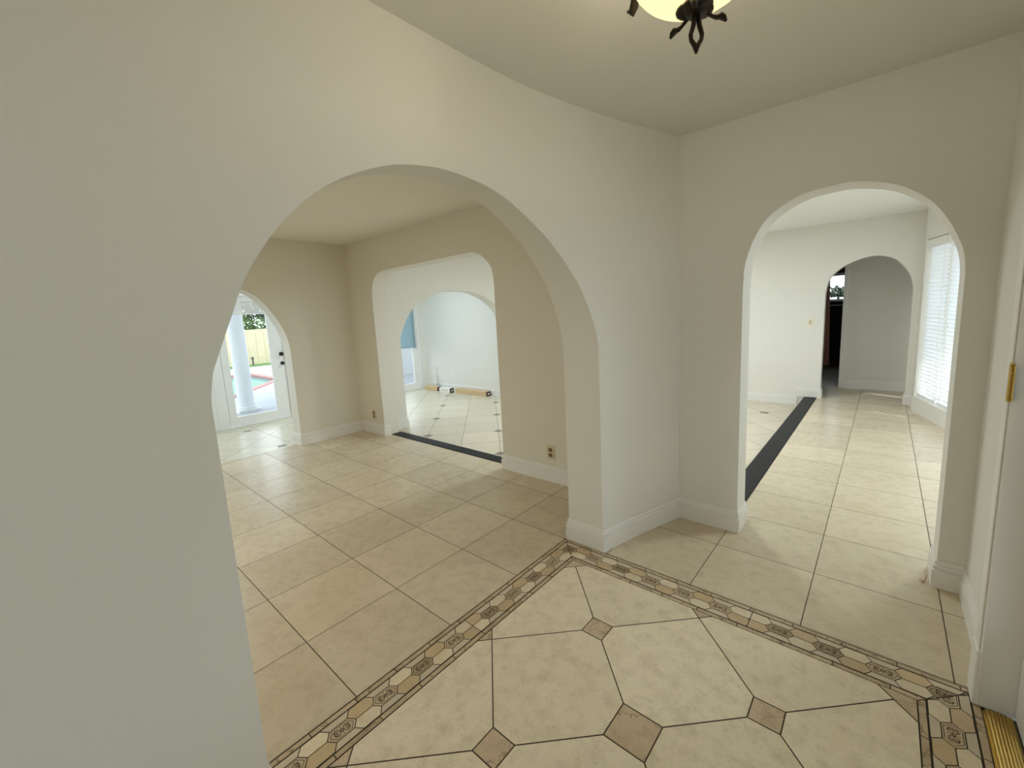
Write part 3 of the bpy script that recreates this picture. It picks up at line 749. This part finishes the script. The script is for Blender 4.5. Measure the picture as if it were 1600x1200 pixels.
for k in range(3):
    a = math.radians(44 + 120 * k); c, s = math.cos(a), math.sin(a); mb = MB()
    mb.tube([(LX + c * r, LY + s * r, z) for r, z in ((.02, 2.012), (.036, 2.004), (.046, 2.002), (.054, 2.005), (.062, 2.001), (.068, 1.994))], [.006, .0045, .007, .0095, .008, .003], 10, flat=.6)
    mb.build('finial_leaf', 'bronze', t, smooth=50)
mb = MB()
for sg in (-1, 1):                      # open diamond loop
    ux, uy = .76, .65
    mb.tube([(LX + sg * ux * w_, LY + sg * uy * w_, z) for w_, z in ((.003, 2.010), (.007, 1.985), (.0125, 1.968), (.011, 1.957), (.004, 1.947), (.0, 1.930))], [.005, .0052, .0048, .0046, .0052, .0025], 10)
mb.build('finial_loop', 'bronze', t, smooth=50)

# ------------------------------------------------------------------ dark room beyond the hall
struct_trim = MB(); struct_trim.box(-.490, -.445, 8.035, 8.185, 0.001, 2.05); struct(struct_trim.build('trim_3', 'trim_white'))
mb = MB(); pts = []
n = 26
for k in range(n + 1):
    u = k / n; pts.append((-.80 + .135 * u, 8.62 + .018 * math.sin(u * math.pi * 7)))
for (a, b_) in zip(pts, pts[1:]):
    for z0_, z1_ in ((.27, 1.0), (1.0, 1.75)):
        f = lambda z: 1 - .35 * (z - .27) / 1.5
        mb.face([(-.80 + (a[0] + .80) * f(z0_), a[1], z0_), (-.80 + (b_[0] + .80) * f(z0_), b_[1], z0_), (-.80 + (b_[0] + .80) * f(z1_), b_[1], z1_), (-.80 + (a[0] + .80) * f(z1_), a[1], z1_)])
o = mb.build('hanging_curtain', 'curtain', smooth=60); md = o.modifiers.new('solid', 'SOLIDIFY'); md.thickness = .004
tag(o, 'reddish brown curtain hanging in the dark room past the small far arch', 'curtain')
mb = MB(); mb.box(-1.05, .30, 11.30, 11.58, .001, 1.22); o = mb.build('dark_cabinet', 'wood_dark', bevel=.004); 
tag(o, 'dark cabinet under the bright window past the small far arch', 'cabinet')
mb = MB(); mb.box(-1.04, .29, 11.293, 11.30, .62, .64); mb.build('shelf_edge', 'dark_paint', o)
def foliage(name, blobs, n, size, m, parent=None, stem=None, stem_mat='post_dark'):
    mb = MB()
    for c, r in blobs:
        for k in range(n):
            while True:
                d = Vector((random.uniform(-1, 1), random.uniform(-1, 1), random.uniform(-1, 1)))
                if .25 < d.length < 1: break
            p = Vector(c) + Vector((d.x * r[0], d.y * r[1], d.z * r[2]))
            a = Vector((random.gauss(0, 1), random.gauss(0, 1), random.gauss(0, 1))).normalized(); b2_ = a.orthogonal().normalized()
            s = size * random.uniform(.6, 1.3); q = a * s; w_ = b2_ * s * .38
            mb.face([p - q, p - q * .1 + w_, p + q, p - q * .1 - w_])
    o = mb.build(name, m, parent, weld=False)
    if stem:
        mb = MB(); mb.tube(stem, [.06, .05, .02][:len(stem)], 8); mb.build('stem', stem_mat, o)
    return o
o = foliage('leafy_shrub', [((-.95, 12.6, 1.52), (.30, .2, .13)), ((-.70, 12.55, 1.48), (.20, .2, .10))], 240, .055, 'leaf_dark', stem=[(-.9, 12.6, -.14), (-.88, 12.6, .8), (-.86, 12.6, 1.5)])
tag(o, 'dark leafy shrub seen through the window past the small far arch', 'shrub')

# ------------------------------------------------------------------ garden outside the terrace door
GZ = -.14
def ground(name, poly, z, m): mb = MB(); mb.face([(x, y, z) for x, y in poly]); return struct(mb.build(name, m))
ground('ground', [(-40, -30), (14, -30), (14, 40), (-40, 40)], GZ - .06, 'earth')
mb = MB()
pool = [(-15.6, 1.2), (-10.9, 2.75), (-13.05, 4.45), (-15.6, 4.45)]
# deck with the pool cut out: four strips around the pool's outline
outer = [(-19.0, -8), (-7.6, -8), (-7.6, 9), (-19.0, 9)]
mb.face([(-19.0, -8, GZ), (-7.6, -8, GZ), (-10.9, 2.75, GZ), (-15.6, 1.2, GZ)])
mb.face([(-7.6, -8, GZ), (-7.6, 9, GZ), (-13.05, 4.45, GZ), (-10.9, 2.75, GZ)])
mb.face([(-7.6, 9, GZ), (-19.0, 9, GZ), (-15.6, 4.45, GZ), (-13.05, 4.45, GZ)])
mb.face([(-19.0, 9, GZ), (-19.0, -8, GZ), (-15.6, 1.2, GZ), (-15.6, 4.45, GZ)])
struct(mb.build('terrace', 'deck', weld=False))
t = thing('swimming_pool', (-13.8, 3.2, GZ), 'turquoise swimming pool with pink coping outside the terrace door', 'pool')
mb = MB(); mb.face([(x, y, GZ - .055) for x, y in pool]); mb.build('water', 'pool_water', t)
cx, cy = sum(p[0] for p in pool) / 4, sum(p[1] for p in pool) / 4
mb = MB(); wdt = .16
def off_poly(poly, d):
    n = len(poly); out = []
    for i in range(n):
        p0, p1, p2 = Vector(poly[i - 1]), Vector(poly[i]), Vector(poly[(i + 1) % n])
        n1 = Vector(((p1 - p0).y, -(p1 - p0).x)).normalized(); n2 = Vector(((p2 - p1).y, -(p2 - p1).x)).normalized(); s = n1 + n2
        out.append(tuple(p1 + s / s.length_squared * 2 * d))
    return out
po = off_poly(pool, wdt); pi = off_poly(pool, -.02)
for i in range(4):
    j = (i + 1) % 4
    for (A, B, za, zb_) in ((po, pi, GZ + .022, GZ + .022),): mb.face([(*A[i], za), (*A[j], za), (*B[j], zb_), (*B[i], zb_)])
    mb.face([(*po[i], GZ - .03), (*po[j], GZ - .03), (*po[j], GZ + .022), (*po[i], GZ + .022)]); mb.face([(*pi[i], GZ - .10), (*pi[j], GZ - .10), (*pi[j], GZ + .022), (*pi[i], GZ + .022)])
mb.build('coping', 'coping', t)
o = ground('lawn', [(-19.6, -6), (-18.2, -6), (-18.2, 12), (-19.6, 12)], GZ + .012, 'lawn'); o['kind'] = 'stuff'
# column
t = thing('porch_column', (-8.735, 2.42, GZ), 'round white porch column outside the glazed terrace door', 'column')
mb = MB(); mb.box(-8.905, -8.565, 2.25, 2.59, GZ, GZ + .05); mb.build('plinth', 'stucco', t, bevel=.004)
mb = MB(); mb.lathe([(.160, GZ + .05), (.166, GZ + .07), (.166, GZ + .09), (.148, GZ + .105), (.140, GZ + .12), (.143, GZ + .135), (.135, GZ + .15)], -8.735, 2.42, 40); mb.build('base', 'stucco', t, smooth=40)
mb = MB(); mb.lathe([(.128, GZ + .15), (.130, .6), (.128, 1.3), (.118, 2.20)], -8.735, 2.42, 40); mb.build('shaft', 'stucco', t, smooth=40)
mb = MB(); mb.lathe([(.118, 2.20), (.13, 2.22), (.15, 2.28), (.165, 2.33), (.165, 2.41)], -8.735, 2.42, 40); mb.build('capital', 'stucco', t, smooth=40)
# fence of vertical boards
t = thing('board_fence', (-19.3, 6, GZ), 'tan wooden board fence at the back of the garden', 'fence')
mb = MB(); y = 0.
while y < 11.5:
    w_ = .30; mb.box(-19.32 - random.uniform(0, .012), -19.29, y, y + w_ - .005, GZ + .01, 1.27 + random.uniform(-.008, .008)); y += w_
mb.build('board', 'fence_wood', t, bevel=.002)
mb = MB()
for z in (.15, .95): mb.box(-19.37, -19.325, 0, 11.5, z, z + .09)
mb.build('rail', 'fence_wood', t)
o = foliage('hedge', [((-20.4, 5.0 + .8 * k, 1.35 + .1 * math.sin(k * 2.1)), (.6, .62, .48)) for k in range(6)], 330, .10, 'leaf_light', stem=[(-20.4, 6.6, GZ - .06), (-20.4, 6.6, .5), (-20.4, 6.6, 1.4)]); tag(o, 'bright green hedge rising just above the board fence', 'hedge')
o = foliage('garden_tree', [((-22.6, 6.6, 2.25), (1.1, 1.0, .75)), ((-22.6, 7.6, 2.3), (.8, .8, .7)), ((-22.8, 5.6, 2.1), (.8, .7, .5))], 520, .12, 'leaf_dark', stem=[(-22.6, 6.6, GZ), (-22.6, 6.6, 1.0), (-22.6, 6.6, 2.2)]); tag(o, 'dark green tree standing behind the hedge and fence', 'tree')
mb = MB(); mb.lathe([(.03, GZ + .013), (.03, .10), (.05, .105), (.05, .17), (.03, .195), (.001, .2)], -18.9, 5.67, 14); o = mb.build('garden_light', 'post_dark', smooth=40); tag(o, 'small dark garden light post standing on the grass by the fence', 'garden light')
mb = MB(); mb.box(-10.2, -9.95, 3.6, 12.0, GZ - .05, 1.05); struct(mb.build('wall_garden', 'stucco'))

# ------------------------------------------------------------------ light
w = bpy.data.worlds.new('sky'); scn.world = w; w.use_nodes = True; nt = w.node_tree
bg = nt.nodes['Background']; tc = nt.nodes.new('ShaderNodeTexCoord'); sep = nt.nodes.new('ShaderNodeSeparateXYZ')
mr = nt.nodes.new('ShaderNodeMapRange'); mr.inputs['From Min'].default_value = -.05; mr.inputs['From Max'].default_value = .6
mx = nt.nodes.new('ShaderNodeMix'); mx.data_type = 'RGBA'; mx.inputs['A'].default_value = (.95, .985, 1.0, 1); mx.inputs['B'].default_value = (.76, .89, 1.0, 1)
nt.links.new(tc.outputs['Generated'], sep.inputs[0]); nt.links.new(sep.outputs['Z'], mr.inputs['Value']); nt.links.new(mr.outputs['Result'], mx.inputs['Factor']); nt.links.new(mx.outputs['Result'], bg.inputs['Color'])
bg.inputs['Strength'].default_value = 3.9
def portal(name, loc, rot, sx, sy):
    l = bpy.data.lights.new(name, 'AREA'); l.shape = 'RECTANGLE'; l.size = sx; l.size_y = sy; l.cycles.is_portal = True
    o = bpy.data.objects.new(name, l); COL.objects.link(o); o.location = loc; o.rotation_euler = rot; return o
H_ = math.pi / 2
# area lights shine along local -Z
def face_dir(d): return Vector(d).to_track_quat('-Z', 'Y').to_euler()
portal('portal_front', (.56, .3, 1.1), face_dir((-1, 0, 0)), 3.4, 2.2)
portal('portal_terrace', (-7.75, .6, .9), face_dir((1, 0, 0)), 4.6, 2.2)
portal('portal_slider', (-7.76, 4.5, .9), face_dir((1, 0, 0)), 2.0, 2.2)
p_ = BP(1.6, .28); portal('portal_bay', (*p_, 1.1), face_dir((-BN.x, -BN.y, 0)), 3.4, 2.1)
portal('portal_study', (-.45, 11.9, 1.6), face_dir((0, -1, 0)), 2.0, .9)
def lamp(name, loc, size, power, col):  # disc-shaped fill light without a fixture, added out of view
    l = bpy.data.lights.new(name, 'AREA'); l.shape = 'DISK'; l.size = size; l.energy = power; l.color = col
    o = bpy.data.objects.new(name, l); COL.objects.link(o); o.location = loc; return o
lamp('corridor_fill', (.80, 4.1, 2.34), .40, 27, (.88, .97, 1.0))  # unseen fill added to brighten the corridor
lamp('room_fill', (-3.1, -.6, 2.28), .45, 29, (1.0, .96, .86))  # added fill that lifts the left room, no known fixture
lamp('dining_fill', (-2.3, 5.0, 2.34), .45, 64, (.90, .97, 1.0))  # unseen fill added for the dining room and its far wall
lamp('family_fill', (-6.2, 4.0, 2.34), .45, 37, (.76, .91, 1.0))  # added fill brightening the family room near the slider
lamp('family_fill', (-6.2, .9, 2.34), .45, 26, (.76, .91, 1.0))  # second added fill, for the family room's near end
bulb = bpy.data.lights.new('foyer_bulb', 'POINT'); bulb.energy = 7.2; bulb.color = (1.0, .88, .68); bulb.shadow_soft_size = .035
bo = bpy.data.objects.new('foyer_bulb', bulb); COL.objects.link(bo); bo.location = (LX - .05, LY - .02, 2.17)
sun = bpy.data.lights.new('sun', 'SUN'); sun.energy = 5.0; sun.angle = math.radians(3); so = bpy.data.objects.new('sun', sun); COL.objects.link(so)
so.rotation_euler = face_dir((-.62, .25, -.75))

# ------------------------------------------------------------------ camera
F, YAW, PIT, ROL, CX, CY = 658.591, .71485, .14258, -.04965, 813.157, 584.239
cy_, sy_, cp_, sp_, cr_, sr_ = math.cos(YAW), math.sin(YAW), math.cos(PIT), math.sin(PIT), math.cos(ROL), math.sin(ROL)
fwd = Vector((-sy_ * cp_, cy_ * cp_, -sp_)); rg = Vector((cy_, sy_, 0)); u0 = rg.cross(fwd)
right = rg * cr_ + u0 * sr_; up = -rg * sr_ + u0 * cr_
cam = bpy.data.cameras.new('camera'); co = bpy.data.objects.new('camera', cam); COL.objects.link(co)
cam.sensor_width = 36; cam.sensor_fit = 'HORIZONTAL'; cam.lens = F * 36 / 1600
cam.shift_x = -(CX - 800) / 1600; cam.shift_y = (CY - 600) / 1600
cam.clip_start = .02
M = Matrix((right, up, -fwd)).transposed().to_4x4(); M.translation = (0, 0, CAMZ); co.matrix_world = M
scn.camera = co
scn.cycles.use_denoising = True
scn.cycles.max_bounces = 12; scn.cycles.diffuse_bounces = 8; scn.cycles.transparent_max_bounces = 16
scn.cycles.sample_clamp_indirect = 8
scn.cycles.caustics_reflective = False; scn.cycles.caustics_refractive = False
vs = scn.view_settings; vs.view_transform = 'Standard'; vs.look = 'None'; vs.exposure = -0.2; vs.gamma = 1.0; vs.use_curve_mapping = False
